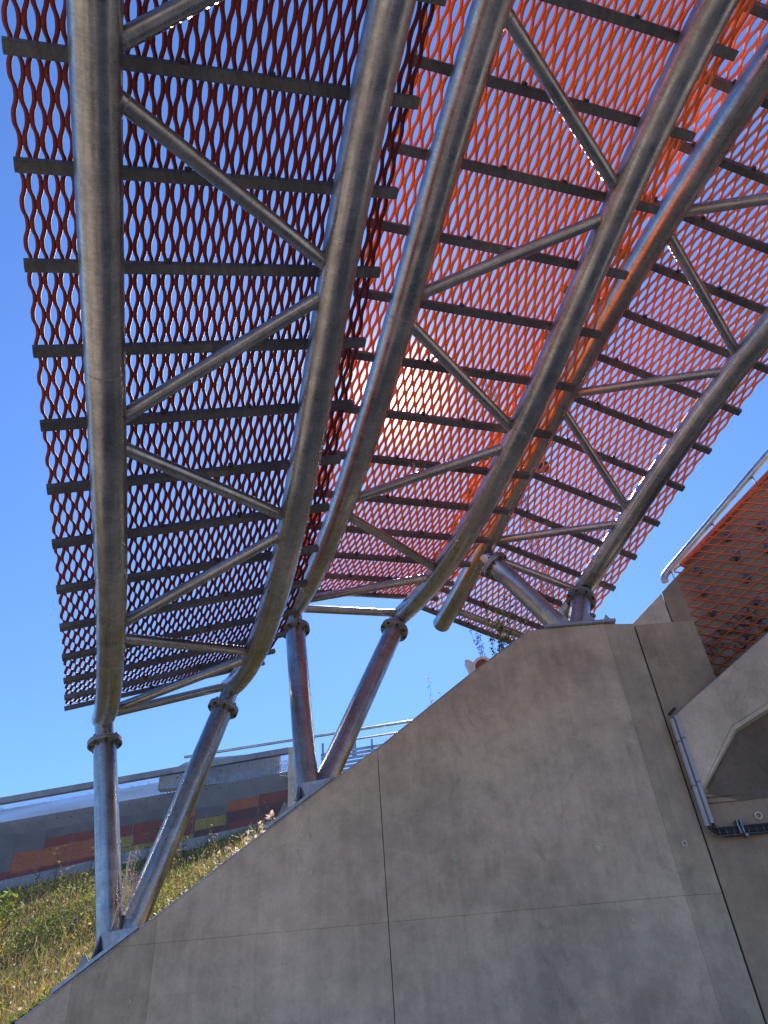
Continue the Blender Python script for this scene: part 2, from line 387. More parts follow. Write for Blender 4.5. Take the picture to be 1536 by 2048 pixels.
# stainless handrail on the parapet
hr = empty('handrail', tuple(pp(.1, 6.3, .1)), label='bright round steel handrail with a bent end above the orange clad parapet', cat='handrail')
HO = .12
q0 = np.array(pp(.125, 6.29, HO)); pts = [q0, q0 + [0, 0, .03], q0 + np.array([0, 0, .07]) + D20*.012, q0 + np.array([0, 0, .115]) + D20*.055]
last = pts[-1]; sd = D20*math.cos(math.radians(37.5)) + np.array([0, 0, math.sin(math.radians(37.5))])
pts += [last + sd*.06, last + sd*1.5, last + sd*3.2, last + sd*5]
MB().tube([tuple(q) for q in pts], .043, 24).build('rail_tube', M_RAIL, hr)
for s in (.06, .86, 1.66, 2.46, 3.3):
    c = last + sd*s; MB().box(c - np.array([0, 0, .09]), .006, .028, .1, (D20, N20, (0, 0, 1))).build('bracket', M_PLATE, hr)

# ------------------------------------------------------------------ stair flight / beam at the lower right
bm_ = empty('stair_flight', tuple(pp(.3, 4.2, -.75)), label='pale concrete stair flight with dark underside cutting across the lower right', cat='stairs')
BO = -.77
beam = [(-.205, 4.42), (.775, 4.959), (2.8, 6.075), (2.8, 5.12), (.53, 4.30), (.165, 4.165), (-.30, 3.64), (-.27, 4.38)]
mb = MB().prism([pp(u, z, BO) for u, z in beam], tuple(N20*.14)); bevel(mb.build('stringer', M_CON3, bm_), .02, 2)
ch = [(-.335, 3.60), (-.30, 3.64), (.165, 4.165), (.53, 4.30), (2.8, 5.12), (2.8, 5.085), (.54, 4.265), (.183, 4.133), (-.285, 3.60)]
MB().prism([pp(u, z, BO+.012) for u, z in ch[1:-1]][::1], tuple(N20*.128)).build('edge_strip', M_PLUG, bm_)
E1 = pp(-.29, 3.60, BO+.1); E2 = pp(.18, 4.14, BO+.1); E3 = pp(.53, 4.28, BO+.1); E4 = pp(2.8, 5.1, BO+.1)
B1 = (2.50, 6.715, 3.582); B2 = (3.0, 6.715, 3.582); B3 = (3.6, 6.715, 3.582); B4 = (6.0, 6.715, 3.582)
mb = MB(); th = np.array([0, .0, .05])
vs = [np.array(q) for q in (E1, E2, E3, E4, B1, B2, B3, B4)]
mb.add([tuple(q) for q in vs] + [tuple(q+th) for q in vs], [(0, 1, 5, 4), (1, 2, 6, 5), (2, 3, 7, 6), (8, 12, 13, 9), (9, 13, 14, 10), (10, 14, 15, 11)])
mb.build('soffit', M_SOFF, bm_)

# conduits and cable tray
def conduit(x, zt, zb, lab):
    e = empty('conduit', (x, 6.68, zb), label=lab, cat='pipe', group='grey conduits in the corner by the expansion joint')
    MB().tube([(x, 6.66, zt), (x, 6.66, zb)], .019, 16).build('tube', M_CONDUIT, e)
    for z in (zt-.22, zt-.62): mb = MB(); mb.ring((x, 6.66, z), (0, 0, 1), .0185, .0225, .014, 20); mb.box((x, 6.69, z), .03, .006, .007); mb.build('pipe_clip', M_WIRE, e)
conduit(2.487, 4.34, 3.38, 'left of the two vertical grey plastic conduits, right against the dark joint')
conduit(2.534, 4.37, 3.40, 'right of the two vertical grey plastic conduits, next to the pale stair concrete')
ct = empty('cable_tray', (2.7, 6.66, 3.32), label='wire basket cable tray with black cables running right along the dark wall', cat='cable tray')
for dz, dy in ((.035, 0), (-.035, 0), (.035, -.05), (-.035, -.05), (0, .0)):
    MB().tube([(2.53, 6.69+dy, 3.325+dz), (5.5, 6.69+dy, 3.325+dz)], .002, 6).build('tray_wire', M_WIRE, ct)
for i in range(26):
    x = 2.56 + i*.062; MB().tube([(x, 6.69, 3.365), (x, 6.64, 3.362), (x, 6.637, 3.288), (x, 6.69, 3.285)], .0019, 6).build('cross_wire', M_WIRE, ct)
for k in range(4):
    z = 3.30 + .017*k; x0 = 2.487 if k % 2 else 2.534
    MB().tube([(x0, 6.66, 3.44), (x0+.004, 6.66, 3.38), (x0+.03, 6.66, 3.335+.012*k), (x0+.07, 6.665, z), (3.2, 6.668-.006*(k % 2), z+.003), (5.5, 6.668, z)], .0125, 10).build('cable', M_CABLE, ct)
for x in (2.735, 2.765): MB().box((x, 6.675, 3.355), .006, .035, .055).build('tray_bracket', M_WIRE, ct)
MB().box((2.775, 6.66, 3.28), .012, .03, .012).build('tray_bracket', M_WIRE, ct)
k2 = MB().tube([(2.475, 6.655, 4.38), (2.51, 6.65, 4.41), (2.55, 6.655, 4.44)], .014, 8).build('dark_gap', M_CABLE); tag(k2, 'black piece added for the dark open gap above the two grey conduits', 'gap')  # black piece added to stand for the darkness of an open gap

# ------------------------------------------------------------------ canopies
BARP = .5
class Bay:
    def __init__(s, p, S0, S1):
        P0 = np.array(p[:3]) + [0, 0, 1.6]; az, al = p[3], p[4]
        d = np.array([math.sin(az), math.cos(az), 0]); h = np.array([math.cos(az), -math.sin(az), 0])
        c = math.cos(al)*h + np.array([0, 0, math.sin(al)]); n = np.cross(c, d); n = n if n[2] > 0 else -n
        s.P0, s.d, s.c, s.n = P0, d, c, n; th = p[5:9]; ds = .025
        g = np.round(np.arange(S0, S1+1e-9, ds), 6); m = np.clip((g[:-1]+ds/2)/5, -.5 if S1 > 7 else -.84, 10); t = th[0]+th[1]*m+th[2]*m**2+th[3]*m**3
        dd = np.concatenate([[0], np.cumsum(np.cos(t)*ds)]); nn = np.concatenate([[0], np.cumsum(np.sin(t)*ds)])
        i0 = int(round(-S0/ds)); dd -= dd[i0]; nn -= nn[i0]
        s.g = g; s.dd = dd; s.nn = nn; s.tt = np.concatenate([t, t[-1:]]); s.a = (p[9], p[10]); s.L = p[11]
    def arr(s, sv, b, off):
        sv = np.asarray(sv, float); a = np.interp(sv, s.g, s.dd); e = np.interp(sv, s.g, s.nn); t = np.interp(sv, s.g, s.tt)
        Nn = -np.sin(t)[..., None]*s.d + np.cos(t)[..., None]*s.n
        return s.P0 + a[..., None]*s.d + e[..., None]*s.n + np.asarray(b)[..., None]*s.c + np.asarray(off)[..., None]*Nn
    def pt(s, sv, b, off=0.): return s.arr(np.array([sv]), np.array([b]), np.array([off]))[0]
    def frame(s, sv):
        t = np.interp(sv, s.g, s.tt); return np.cos(t)*s.d+np.sin(t)*s.n, -np.sin(t)*s.d+np.cos(t)*s.n
CH = -.145; RC = .112
def ztop_plate(x): return ztop(x) + .028

def flange(root, c, ax, r=.165):
    ax = np.array(ax)/np.linalg.norm(ax)
    f = MB(); f.ring(tuple(c + ax*.014), ax, .09, r, .022, 40); f.ring(tuple(c - ax*.012), ax, .09, r, .022, 40); fo = f.build('flange', M_FLANGE, root)
    a = np.array([1., 0, 0]); x = np.cross(ax, a); x /= np.linalg.norm(x); y = np.cross(ax, x)
    for k in range(8):
        t = 2*math.pi*(k+.5)/8; q = c + (r-.024)*(math.cos(t)*x+math.sin(t)*y)
        m = MB(); m.tube([tuple(q-ax*.052), tuple(q+ax*.05)], .0085, 8); m.tube([tuple(q-ax*.040), tuple(q-ax*.024)], .0165, 6); m.tube([tuple(q+ax*.026), tuple(q+ax*.040)], .0165, 6)
        m.build('bolt', M_DARKBOLT, fo)
M_DARKBOLT = plain('weathered_bolt', (.09, .085, .08), .6, .6)

def canopy(P, S0, S1, label, mpaint, chord_end, bars, nodesL, nodesR, straight, vee, sheet, beta):
    B = Bay(P, S0-.3, S1+.3)
    root = empty('mesh_canopy', tuple(B.pt(0, B.L/2)), label=label, cat='canopy', group='steel canopies of curved pipes and expanded metal mesh')
    for j in (0, 1):
        sv = np.arange(S0, chord_end[j]+1e-6, .1); sv = np.append(sv, chord_end[j])
        MB().tube(B.arr(sv, np.full(len(sv), B.a[j]), np.full(len(sv), CH)), RC, 40, cap=False, v0=3.*j).build('main_pipe', M_PIPE, root)
        # end: recessed dark cap and weld ring
        e = B.pt(chord_end[j], B.a[j], CH); T, N = B.frame(chord_end[j]); m = MB(); m.ring(tuple(e), T, RC-.008, RC+.001, .006, 36); m.ring(tuple(e-T*.012), T, .0005, RC-.004, .006, 36); m.build('pipe_end', M_PIPE, root)
        for sw in ((1.55, 4.1, 0.9)[j], (3.2, 2.35, 1.9)[j]):
            q = B.pt(sw, B.a[j], CH); T, N = B.frame(sw); MB().tube([tuple(q-T*.004), tuple(q), tuple(q+T*.004)], [RC+.0005, RC+.0022, RC+.0005], 40, cap=False).build('weld_seam', M_FLANGE, root)
    for sb in bars:
        T, N = B.frame(sb); c = B.pt(sb, B.L/2, 0.); h = B.L/2; t = .004; m = MB()
        # hollow rectangular section 60 x 40
        for oy, oz, hy, hz in ((0, .018, .028, .0022), (0, -.018, .028, .0022), (.028, 0, .0022, .0202), (-.028, 0, .0022, .0202)):
            m.box(c + T*oy + N*oz, h, hy, hz, (B.c, T, N))
        cb_ = m.build('cross_bar', M_BAR, root)
        for fb_ in (.17, .38, .61, .83):
            q = B.pt(sb, B.L*(fb_+.03*math.sin(sb*7+fb_*9)), .012) - T*.036; m = MB(); m.box(q, .014, .009, .016, (B.c, T, N)); m.tube([tuple(q-N*.02), tuple(q+N*.03)], .006, 6); m.build('mesh_clip', M_DARKBOLT, cb_)
    rb = .0445
    def brace(a, b, ja, jb, n=10):
        pa = B.pt(a, B.a[ja], CH+.01); pb = B.pt(b, B.a[jb], CH+.01); d = (pb-pa)/np.linalg.norm(pb-pa)
        MB().tube([tuple(pa + (pb-pa)*k/6) for k in range(7)], rb, 20, v0=a*3).build('brace_tube', M_PIPE, root)
        for q, sg in ((pa, 1), (pb, -1)):
            w = q + sg*d*(RC*1.02+.03); MB().tube([tuple(w-d*.004), tuple(w), tuple(w+d*.004)], [rb+.0005, rb+.0035, rb+.0005], 20, cap=False).build('weld_seam', M_FLANGE, root)
    ns = sorted([(s, 0) for s in nodesL] + [(s, 1) for s in nodesR])
    for (sa, ja), (sb, jb) in zip(ns[:-1], ns[1:]): brace(sa+.055, sb-.055, ja, jb)
    for s in straight: brace(s, s, 0, 1)
    # V post
    for j, (sn, base, clen) in enumerate(vee):
        nd = B.pt(sn, B.a[j], CH); base = np.array(base); d = (base-nd)/np.linalg.norm(base-nd); co = nd + d*clen
        MB().tube([tuple(nd), tuple(nd+d*(clen*.5)), tuple(co)], .092, 32, cap=False).build('stub', M_PIPE, root)
        flange(root, co, d)
        n = 9; MB().tube([tuple(co + (base-co)*k/n) for k in range(n+1)], .11, 40, v0=1.7*j+P[0]).build('post', M_PIPE, root)
    b0 = (np.array(vee[0][1])+np.array(vee[1][1]))/2
    if sheet.get('flat'):
        MB().box((b0[0]+.03, 6.90, 5.445), .36, .24, .014).build('base_plate', M_PLATE, root)
        for dx, dy in ((-.18, -.16), (.05, -.2), (.27, -.1)): MB().prism([(b0[0]+dx, 6.9+dy, 5.46), (b0[0]+dx+.16, 6.9+dy, 5.46), (b0[0]+dx+.08, 6.9+dy, 5.60)], (0, .012, 0)).build('gusset', M_PLATE, root)
    else:
        x0, x1 = b0[0]-.36, b0[0]+.26; z0, z1 = ztop(x0), ztop(x1); tv = np.array([x1-x0, 0, z1-z0]); ln = np.linalg.norm(tv); tv /= ln; nv = np.array([-tv[2], 0, tv[0]])
        c = np.array([(x0+x1)/2, 6.88, (z0+z1)/2]) + nv*.022
        MB().box(c, ln/2, .21, .013, (tv, (0, 1, 0), nv)).build('base_plate', M_PLATE, root)
        pb = c + nv*.013
        lo = pb - tv*ln*.46; bs = pb - tv*.10
        MB().prism([lo, bs, bs + nv*.155, lo + nv*.02 + tv*.02], (0, .014, 0)).build('gusset', M_FLANGE, root)
        f = pb - tv*.05 - np.array([0, .10, 0]); MB().prism([f - [0, .09, 0], f + [0, .06, 0], f + [0, .06, 0] + np.array([0, 0, .2]), f + [0, .03, 0] + np.array([0, 0, .2])], tuple(tv*.014)).build('gusset', M_PLATE, root)
        hi = pb + tv*ln*.47; bs = pb + tv*.07
        MB().prism([hi, hi + nv*.02, bs + nv*.10 + [-.02, 0, .06], bs], (0, .014, 0)).build('gusset', M_PLATE, root).location.y -= .12
    fm = lambda x, y, n: B.arr(x, y, n + .038)
    rows = int((B.L-.02)/.0385)
    expanded('mesh_sheet', mpaint, root, fm, S0, sheet['end'], rows, .0385, .2, .0245, .0035, beta, .032, .03)
    return root
BAY1, BAY2, BAY3 = [-1.45682, 1.07047, 3.69374, -0.33778, 0.32855, -0.09969, -0.58532, 1.09054, -0.27874, 0.3584, 1.70591, 2.07039],\
    [0.40213, 1.69518, 4.93802, -0.33544, 0.05144, -0.12384, -0.60386, 1.55489, -0.6301, 0.34654, 1.65779, 2.04231],\
    [1.65695, 4.45643, 5.75507, -0.31615, -0.34633, -0.06308, -0.70087, 0.49837, 0.72033, 0.4516, 1.70249, 2.06477]
R_ = lambda a, b: [round(a+.5*i, 3) for i in range(int(round((b-a)/.5))+1)]
BT = math.radians(-36)
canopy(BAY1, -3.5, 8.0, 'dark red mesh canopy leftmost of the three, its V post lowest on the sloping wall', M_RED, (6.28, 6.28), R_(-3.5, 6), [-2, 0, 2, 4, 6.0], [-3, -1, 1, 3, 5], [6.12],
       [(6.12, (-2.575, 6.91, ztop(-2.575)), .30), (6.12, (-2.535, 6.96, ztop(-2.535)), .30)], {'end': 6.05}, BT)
canopy(BAY2, -3.5, 7.5, 'vivid orange mesh canopy in the middle, its V post halfway up the wall', M_ORG, (5.86, 5.86), R_(-3.5, 5.5), [-2.5, -.5, 1.5, 3.5, 5.5], [-3.5, -1.5, .5, 2.5, 4.5], [5.72],
       [(5.75, (-.93, 6.91, ztop(-.93)), .29), (5.75, (-.90, 6.96, ztop(-.90)), .27)], {'end': 5.55}, BT)
canopy(BAY3, -5.5, 4.6, 'paler orange mesh canopy rightmost of the three, V post on the flat wall top', M_SAL, (3.97, 4.05), R_(-5.5, 4), [-5.5, -3.5, -1.5, .5, 2.5], [-4.5, -2.5, -.5, 1.5], [2.62, 3.62],
       [(2.60, (1.86, 6.95, 5.42), .22), (2.60, (1.89, 6.95, 5.42), .17)], {'end': 4.03, 'flat': 1}, BT)

# dead vine on the left V post
vn = MB(); pts = [(-2.47, 6.72, 3.62), (-2.49, 6.75, 3.50), (-2.485, 6.77, 3.38), (-2.50, 6.78, 3.30), (-2.51, 6.79, 3.23), (-2.545, 6.79, 3.17), (-2.55, 6.79, 3.10), (-2.575, 6.80, 3.03)]
vn.tube(pts, [.006, .011, .009, .008, .008, .007, .006, .004], 8)
for i in range(240):
    t = rng.random(); side = rng.choice([-1, 1], p=[.4, .6]); cx = -2.475+.05*t + (.075 if side > 0 else 0); z = 3.16+.46*t if side < 0 else 3.10 + .34*t
    if side > 0: cx = -2.445 + .06*t
    a = rng.uniform(.02, .09); ang = rng.normal(1.9, .5); c = np.array([cx+rng.normal(0, .02), 6.765+rng.normal(0, .012)+(.04 if side > 0 else 0), z])
    vn.tube([tuple(c), tuple(c + a*.5*np.array([math.cos(ang), -.15, math.sin(ang)])), tuple(c + a*np.array([math.cos(ang+.3), -.1, math.sin(ang+.3)]))], [.0022, .0018, .0006], 3, cap=False)
tag(vn.build('dead_vine', M_VINE), 'dry pale feathery dead vine clinging to the left V post near its base', 'plant')

# ------------------------------------------------------------------ hillside behind the wall
YK = 18.55
def zk(x): return 6.52 + .137*(x+10.0)          # ground at the kerb of the far wall
def hillz(x, y):
    x = np.asarray(x, float); y = np.asarray(y, float); t = np.clip((y-7.2)/(YK-7.2), 0, 1.6)
    za = np.minimum(np.interp(x, WX, WZ), 5.2) - .16
    return za*(1-t) + (zk(x)-.10)*t + 1.9*t*np.clip(1-t, 0, 1)*np.clip((-x-2.2)/5, 0, 1) + .10*np.sin(x*1.3+y*.7)*np.sin(y*.9)*np.clip(t*4, 0, 1)*np.clip((1-t)*4, 0, 1)
nx, ny = 90, 60; xs = np.linspace(-22, 9, nx); ys = np.linspace(7.21, 30, ny); GX, GY = np.meshgrid(xs, ys, indexing='ij')
V = np.stack([GX, GY, hillz(GX, GY)], -1).reshape(-1, 3); i, j = np.meshgrid(np.arange(nx-1), np.arange(ny-1), indexing='ij'); a = (i*ny+j).ravel()
hill = npmesh('hillside', V, np.stack([a, a+ny, a+ny+1, a+1], 1), M_SOIL); tag(hill, kind='structure')

def leaves(n, pos, size, up_, cols, flat=.5):
    """n small pointed leaf blades (quads); returns V, Q, C"""
    d = rng.normal(size=(n, 3)); d[:, 2] = np.abs(d[:, 2])*up_ + up_*.5; d /= np.linalg.norm(d, axis=1)[:, None]
    r = rng.normal(size=(n, 3)); sd = np.cross(d, r); sd /= np.linalg.norm(sd, axis=1)[:, None]
    ln = size[:, 0:1]; wd = size[:, 1:2]
    V = np.stack([pos, pos + d*ln*.45 + sd*wd, pos + d*ln + rng.normal(0, .12, (n, 3))*ln, pos + d*ln*.5 - sd*wd], 1).reshape(-1, 3)
    Q = np.arange(n*4).reshape(n, 4); return V, Q, np.repeat(cols, 4, axis=0)
def merge(parts):
    Vs, Qs, Cs = [], [], []; b = 0
    for V, Q, C_ in parts: Vs.append(V); Qs.append(Q+b); Cs.append(C_); b += len(V)
    return np.concatenate(Vs), np.concatenate(Qs), np.concatenate(Cs)
PAL = np.array([1.95, 1.75, 1.5])*np.array([[.10, .13, .03], [.13, .16, .035], [.07, .10, .03], [.20, .20, .05], [.16, .13, .06], [.26, .21, .10], [.30, .27, .05], [.17, .08, .045], [.09, .12, .05]])
def clumpnoise(x, y, f, ph):
    return np.sin(x*f+ph)+np.sin(y*f*1.3+ph*2.1)+np.sin((x+y)*f*.7+ph*3.7)+np.sin((x-y*.8)*f*2.1+ph)
def rand_pts(n, y0, y1):
    y = y0 + (y1-y0)*rng.random(n)**1.25; x = -.60*y - .2 + rng.random(n)*(.60*y + 1.2 - .2*0)*1.0
    x = np.minimum(x, -.1); return x, y
parts = []
def veg(n, y0, y1, L0, L1, W0, W1, hmax, upv, pal_w, dense=True):
    x, y = rand_pts(n, y0, y1); cn = clumpnoise(x, y, 1.7, 1.); h = np.clip((cn+2.2)/4.5, .05, 1)*hmax
    z = hillz(x, y) + rng.random(n)*h - .02; sz = np.stack([rng.uniform(L0, L1, n), rng.uniform(W0, W1, n)], 1)
    sel = clumpnoise(x, y, 2.9, 4.)*.22 + .5 + rng.normal(0, .25, n); w = np.array(pal_w, float); cdf = np.cumsum(w/w.sum())
    idx = np.searchsorted(cdf, np.clip(sel, 0, .999)); C_ = PAL[np.minimum(idx, 8)]*rng.uniform(.6, 1.45, (n, 1))
    parts.append(leaves(n, np.stack([x, y, z], 1), sz, upv, C_))
veg(130000, 7.25, YK-.1, .022, .07, .007, .02, .36, .5, [3, 3, 3, 2, 2, 1, .6, .7, 2])
veg(60000, 7.25, YK-.1, .06, .20, .0018, .004, .20, 1.4, [1, 1, 1, 2, 3, 4, 1, 1, .5])
veg(12000, 7.25, YK, .10, .34, .0025, .006, .34, 2.4, [0, 0, 1, 1, 3, 5, 0, 1, 0])
# pale seed heads and flowers
n = 1600; x, y = rand_pts(n, 7.25, YK); z = hillz(x, y) + rng.uniform(.15, .42, n)
cc = np.where(rng.random((n, 1)) < .45, np.array([[.62, .57, .46]]), np.where(rng.random((n, 1)) < .5, np.array([[.50, .42, .03]]), np.array([[.36, .28, .18]])))
parts.append(leaves(n, np.stack([x, y, z], 1), np.stack([rng.uniform(.02, .05, n), rng.uniform(.008, .018, n)], 1), .3, cc))
V, Q, C_ = merge(parts); hv = npmesh('hillside_weeds', V, Q, M_LEAF, None, C_)
tag(hv, 'tangled dry and green weeds covering the slope behind the concrete wall', 'weeds', kind='stuff')

def weed(base, height, nstem, spread, leafcol, leafsize, nleaf, lean=(0, 0), headcol=None):
    """a stalky plant: thin curved stems with leaves along them"""
    P = []
    for s in range(nstem):
        a = rng.uniform(0, 2*math.pi); rr = spread*rng.random()**.6; h = height*rng.uniform(.6, 1.0); tip = np.array([math.cos(a)*rr+lean[0], math.sin(a)*rr+lean[1], h]); b = np.array(base)+rng.normal(0, .015, 3)*[1, 1, 0]
        N = 9; tt = np.linspace(0, 1, N); mid = tip*[.25, .25, .6]
        pts = b + np.outer(2*tt*(1-tt), mid) + np.outer(tt**2, tip) + np.cumsum(rng.normal(0, .006, (N, 3)), 0)
        w = .0035*(1-tt*.7)
        for q in (np.array([1., 0, 0]), np.array([0, 1., 0])):
            Vv = np.empty((N*2, 3)); Vv[0::2] = pts-q*w[:, None]; Vv[1::2] = pts+q*w[:, None]
            Qv = np.array([[2*i, 2*i+1, 2*i+3, 2*i+2] for i in range(N-1)]); P.append((Vv, Qv, np.tile([.09, .065, .035], (N*2, 1))))
        k = max(1, nleaf//nstem); ti = rng.random(k)**.8; pi_ = np.stack([np.interp(ti, tt, pts[:, c]) for c in range(3)], 1) + rng.normal(0, .012, (k, 3))
        P.append(leaves(k, pi_, np.stack([rng.uniform(.5, 1., k)*leafsize, rng.uniform(.15, .28, k)*leafsize], 1), .3, np.array([leafcol])*rng.uniform(.5, 1.6, (k, 1))))
        if headcol is not None:
            kk = 9; P.append(leaves(kk, pts[-1]+rng.normal(0, .008, (kk, 3)), np.stack([rng.uniform(.5, 1, kk)*.03, np.full(kk, .008)], 1), .2, np.tile(headcol, (kk, 1))))
    return merge(P)
def plant(name, label, cat, group=None, **k):
    V, Q, C_ = weed(**k); o = npmesh(name, V, Q, M_LEAF, None, C_); tag(o, label, cat, group); return o
plant('shrub', 'small leafy shrub behind the wall top below the middle canopy, right of the red fixture', 'shrub', base=(1.10, 7.45, 5.15), height=1.2, nstem=12, spread=.28, leafcol=(.13, .15, .04), leafsize=.05, nleaf=800, lean=(.25, 0))
plant('shrub', 'thin twiggy shrub sprig standing against the sky just above the red fixture', 'shrub', base=(.98, 7.5, 5.1), height=1.0, nstem=5, spread=.12, leafcol=(.08, .10, .04), leafsize=.034, nleaf=170, lean=(-.06, 0))
plant('weed_sprig', 'tall thin sprig with a pale flower head over the middle of the sloping wall edge', 'plant', base=(.30, 7.4, 4.4), height=1.02, nstem=2, spread=.05, leafcol=(.12, .14, .07), leafsize=.03, nleaf=26, lean=(.03, 0), headcol=(.6, .58, .5))
plant('weed_sprig', 'low bushy sprig just right of the tall thin sprig on the wall edge', 'plant', base=(.44, 7.4, 4.5), height=.72, nstem=4, spread=.10, leafcol=(.10, .13, .05), leafsize=.03, nleaf=60)
plant('weed_sprig', 'leaning grey green sprig above the far railing end, leftmost on the wall edge', 'plant', base=(.02, 7.4, 4.2), height=.78, nstem=5, spread=.14, leafcol=(.14, .16, .10), leafsize=.028, nleaf=70, lean=(.08, 0))
plant('weed_sprig', 'pale wiry weed in front of the louvred fence beside the middle V post', 'plant', base=(-.42, 7.35, 3.95), height=.48, nstem=7, spread=.14, leafcol=(.28, .27, .2), leafsize=.025, nleaf=80)
# feathery dry grass where the slope meets the wall under the middle V post
P = []
for k in range(260):
    bx = rng.uniform(-1.85, -1.15); base = (bx, 7.28+rng.random()*.3, ztop(bx)-.06)
    P.append(weed(base, rng.uniform(.2, .5), 1, .12, (.62, .54, .42), .07, 9, (-.02+.1*rng.random(), -.02)))
V, Q, C_ = merge(P); tag(npmesh('dry_grass_tuft', V, Q, M_LEAF, None, C_), 'pale feathery dry grass spilling over the wall edge left of the middle V post foot', 'grass')
# tall flowering weeds that stand out against the coloured wall
ORD = ['leftmost', 'second from left', 'third from left', 'fourth from left', 'fifth from left', 'sixth from left', 'seventh from left', 'eighth from left', 'ninth from left', 'tenth from left', 'eleventh from left', 'twelfth from left', 'rightmost']
spots = {'yellow': sorted(rng.uniform(-9.6, -2.2, 8)), 'pale pink': sorted(rng.uniform(-9.8, -1.9, 13))}
for colr, xs_ in spots.items():
    for k, px in enumerate(xs_):
        y = rng.uniform(16.5, 18.3) if k % 3 else rng.uniform(13, 15); x = px*y/19
        o = plant('flowering_weed', None, None, base=(x, y, float(hillz(x, y))), height=rng.uniform(.6, 1.1), nstem=4, spread=.22, leafcol=(.22, .22, .08), leafsize=.06, nleaf=70, headcol=(.62, .50, .02) if colr == 'yellow' else (.62, .5, .46))
        tag(o, '%s of the tall %s flowered weeds against the coloured wall' % (ORD[k] if k < len(xs_)-1 else 'rightmost', colr), 'plant', 'tall weeds along the foot of the coloured wall')
o = plant('flowering_weed', 'bright lime green leafy weed at the left edge before the grey kerb', 'plant', base=(-7.6, 14.8, float(hillz(-7.6, 14.8))), height=.75, nstem=9, spread=.38, leafcol=(.26, .34, .05), leafsize=.11, nleaf=160)

# ------------------------------------------------------------------ far coloured wall under galvanised mesh
YF = 19.
def ft(x): return 8.92 + .0868*(x+10.65)
def fb(x): return 6.83 + .130*(x+10.13)
fw = empty('coloured_wall', (-8, 19.2, 7), label='long far concrete wall with red, orange and yellow panels behind grey expanded mesh', cat='wall')
X0, X1 = -20., -3.1
MB().prism([(X0, YF+.20, fb(X0)-1.2), (X1, YF+.20, fb(X1)-1.2), (X1, YF+.20, ft(X1)-.56), (X0, YF+.20, ft(X0)-.56)], (0, .4, 0)).build('wall_body', M_CONW, fw)
MB().prism([(X0, YF-.06, ft(X0)-.17), (X1, YF-.06, ft(X1)-.15), (X1, YF-.06, ft(X1)), (X0, YF-.06, ft(X0))], (0, .12, 0)).build('top_cap', M_CONG, fw)
kb = MB().prism([(X0, YF-.30, fb(X0)-.75), (X1+.3, YF-.30, fb(X1)-.75), (X1+.3, YF-.30, fb(X1)-.02), (X0, YF-.30, fb(X0)-.02)], (0, .46, 0)); kb.build('kerb', M_CONG, fw)
MB().prism([(X1+.005, YF-.05, fb(X1)-.8), (X1+.33, YF-.05, fb(X1)-.8), (X1+.33, YF-.05, ft(X1)), (X1+.005, YF-.05, ft(X1))], (0, .6, 0)).build('end_pier', M_CON3, fw)
# columns of panels: (px-left, px-right on the photo plane) turned into X; rows from the top of the coloured zone
edges = [-3.13, -3.88, -4.70, -5.50, -6.25, -7.02, -7.78, -8.52, -9.28, -10.02, -10.78, -11.5, -12.3, -13.1, -13.9, -14.7]
rowsets = ['rmr', 'omr', 'gym', 'orry', 'grry', 'gryy', 'groor', 'groor', 'ggoor', 'gggr', 'ggyr', 'gggrr', 'gorr', 'grrr', 'gooy']
tops = [1.02, 1.05, 1.1, 1.05, .95, .95, .95, .95, .95, .9, .9, .9, .9, .9, .9]
for k, rs_ in enumerate(rowsets):
    xb, xa = edges[k]-.006, edges[k+1]+.006; n = len(rs_); hgt = (ft(xa)-tops[k]) - fb(xa)
    for r, ch in enumerate(rs_):
        f0, f1 = r/n, (r+1)/n
        def zz(x, f): return (ft(x)-tops[k])*(1-f) + (fb(x))*f
        MB().prism([(xa, YF+.185, zz(xa, f1)+.006), (xb, YF+.185, zz(xb, f1)+.006), (xb, YF+.185, zz(xb, f0)-.006), (xa, YF+.185, zz(xa, f0)-.006)], (0, .03, 0)).build('coloured_panel', PCOL[ch], fw)
def fmapw(x, y, n):
    f = y; X = x; z = fb(X)*(1-f) + (ft(X)-.16)*f; return np.stack([X, YF + n*1.0 - .0 + 0*X, z], 1)
def fmapw2(x, y, n): return fmapw(x, y/2.0, n)
nrow = 70; expanded('mesh_cladding', M_WIRE2, fw, lambda x, y, n: np.stack([x, YF+n, (fb(x)-.0)*(1-y/1.96) + (ft(x)-.16)*(y/1.96)], 1), -15., X1, nrow, .028, .085, .009, .002, math.radians(-50), .012, .01)
expanded('mesh_cladding', M_WIRE2, fw, lambda x, y, n: np.stack([x, YF+.42+n*1.0+y*.1, (ft(x)-.62) + y], 1), -15., X1, 20, .026, .085, .013, .002, math.radians(-35), .014, .0)
for k in range(len(edges)-2):
    x = edges[k]; 
    if k == 0: continue
    MB().box((x, YF+.03, (ft(x)+fb(x))/2-.1), .004, .008, (ft(x)-fb(x))/2-.1).build('mesh_post', M_WIRE2, fw)
    for f in (.25, .62, .86):
        for dx in (.2, .55): MB().box((x-dx, YF+.09, fb(x)*(1-f)+ft(x)*f), .008, .06, .006).build('standoff', M_CABLE, fw)

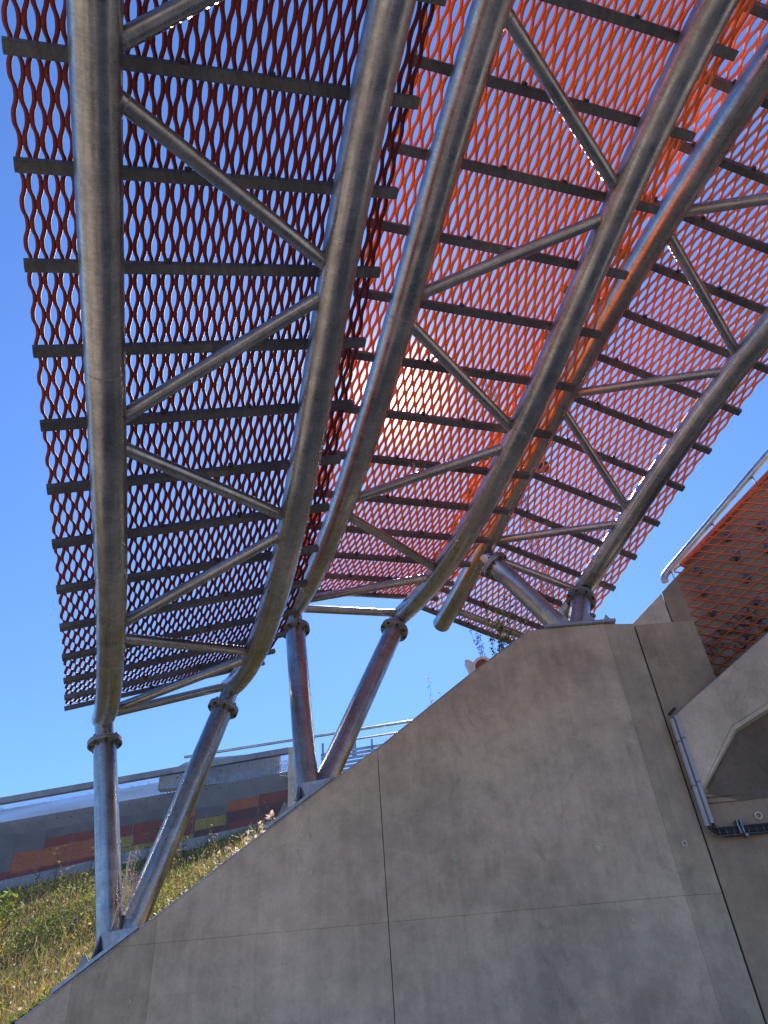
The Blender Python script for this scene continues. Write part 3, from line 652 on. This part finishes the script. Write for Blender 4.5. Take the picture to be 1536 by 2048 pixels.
# railing behind the far wall
rl = empty('railing', (-2, 20, 9.7), label='two bar galvanised railing crossing the sky behind the middle V post', cat='railing')
def rz(x): return 10.44 + .0702*(x+.0)
MB().tube([(-6.2, 20, rz(-6.2)), (-3, 20, rz(-3)), (2.5, 20, rz(2.5))], .038, 12).build('rail_tube', M_RAIL, rl)
MB().tube([(-1.95, 20, rz(-1.95)-.27), (0, 20, rz(0)-.27), (2.5, 20, rz(2.5)-.27)], .024, 10).build('rail_tube', M_RAIL, rl)
for x in (-1.42, 1.2): MB().box((x, 20, rz(x)-.38), .06, .03, .38).build('rail_post', M_PLATE, rl)
for x in (-1.66,): MB().box((x, 20, rz(x)-.5), .03, .03, .28).build('rail_post', M_PLATE, rl)
lf = empty('louvred_fence', (-1.5, 19.5, 9), label='grey horizontal louvre fence below the railing beside the middle V post', cat='fence')
for i in range(10):
    z0 = 9.60 - i*.105
    MB().prism([(-2.3, 19.5, z0-.12), (.6, 19.5, z0+.10), (.6, 19.5, z0+.165), (-2.3, 19.5, z0-.055)], (0, .03, 0)).build('slat', M_PLATE, lf)
for x in (-2.25, -.9, .5): MB().box((x, 19.56, 9.1), .03, .03, .75).build('fence_post', M_PLATE, lf)
# raised steel plate panel behind the mesh
MB().prism([(-6.60, 19.30, 8.9), (-6.60, 19.30, 9.22), (-5.95, 19.30, 9.56), (-5.35, 19.30, 9.63), (-3.4, 19.30, 9.63), (-3.4, 19.30, 8.9)], (0, .25, 0)).build('plate', M_PLATE)
tag(bpy.data.objects['plate'], 'blue grey raised steel plate rising behind the far wall between the left posts', 'panel')

# white and red fixture behind the wall edge
fx = empty('beacon', (.86, 7.5, 5.2), label='white fixture with a round dark red lens peeking over the wall edge', cat='lamp')
MB().prism([(.755, 7.5, 5.585), (.79, 7.5, 5.59), (.90, 7.5, 5.505), (.93, 7.5, 5.25), (.84, 7.5, 5.25)], (0, .12, 0)).build('bracket', M_WHITE, fx)
ax = np.array([-.15, -.85, -.35]); ax /= np.linalg.norm(ax); c = np.array([.935, 7.44, 5.45])
MB().tube([tuple(c-ax*.12), tuple(c-ax*.02), tuple(c)], [.10, .115, .115], 28).build('housing', M_WHITE, fx)
MB().tube([tuple(c+ax*.001), tuple(c+ax*.012)], [.085, .075], 28).build('lens', M_LENS, fx)

# distant lattice mast
ms = empty('lattice_mast', (10.8, 45, 3), label='tall thin steel lattice mast seen faintly through the rightmost orange mesh', cat='mast')
def mp(z): return np.array([11.2 - .6*(z-27.7)/26., 45., z])
m = MB()
for sx, sy in ((-1, -1), (1, -1), (1, 1), (-1, 1)): m.tube([tuple(mp(z)+[.28*sx, .28*sy, 0]) for z in (4, 30, 54)], .045, 6)
m.build('leg_tubes', M_CRANE, ms); m = MB()
for i in range(62):
    z = 5+i*.78; a = 1 if i % 2 else -1
    for sy in (-1, 1): m.tube([tuple(mp(z)+[-.28*a, .28*sy, 0]), tuple(mp(z+.78)+[.28*a, .28*sy, 0])], .025, 5)
    for sx in (-1, 1): m.tube([tuple(mp(z)+[.28*sx, -.28*a, 0]), tuple(mp(z+.78)+[.28*sx, .28*a, 0])], .025, 5)
m.build('lattice', M_CRANE, ms)
MB().tube([tuple(mp(42.6)), (13.2, 45, 42.6)], .10, 8).build('arm', M_CRANE, ms)
bevel(MB().box((13.3, 45, 42.3), .45, .35, .35).build('head_box', M_CABLE, ms), .08)
print('objects', len(bpy.data.objects), 'tris', sum(len(o.data.polygons) for o in bpy.data.objects if o.type == 'MESH'))
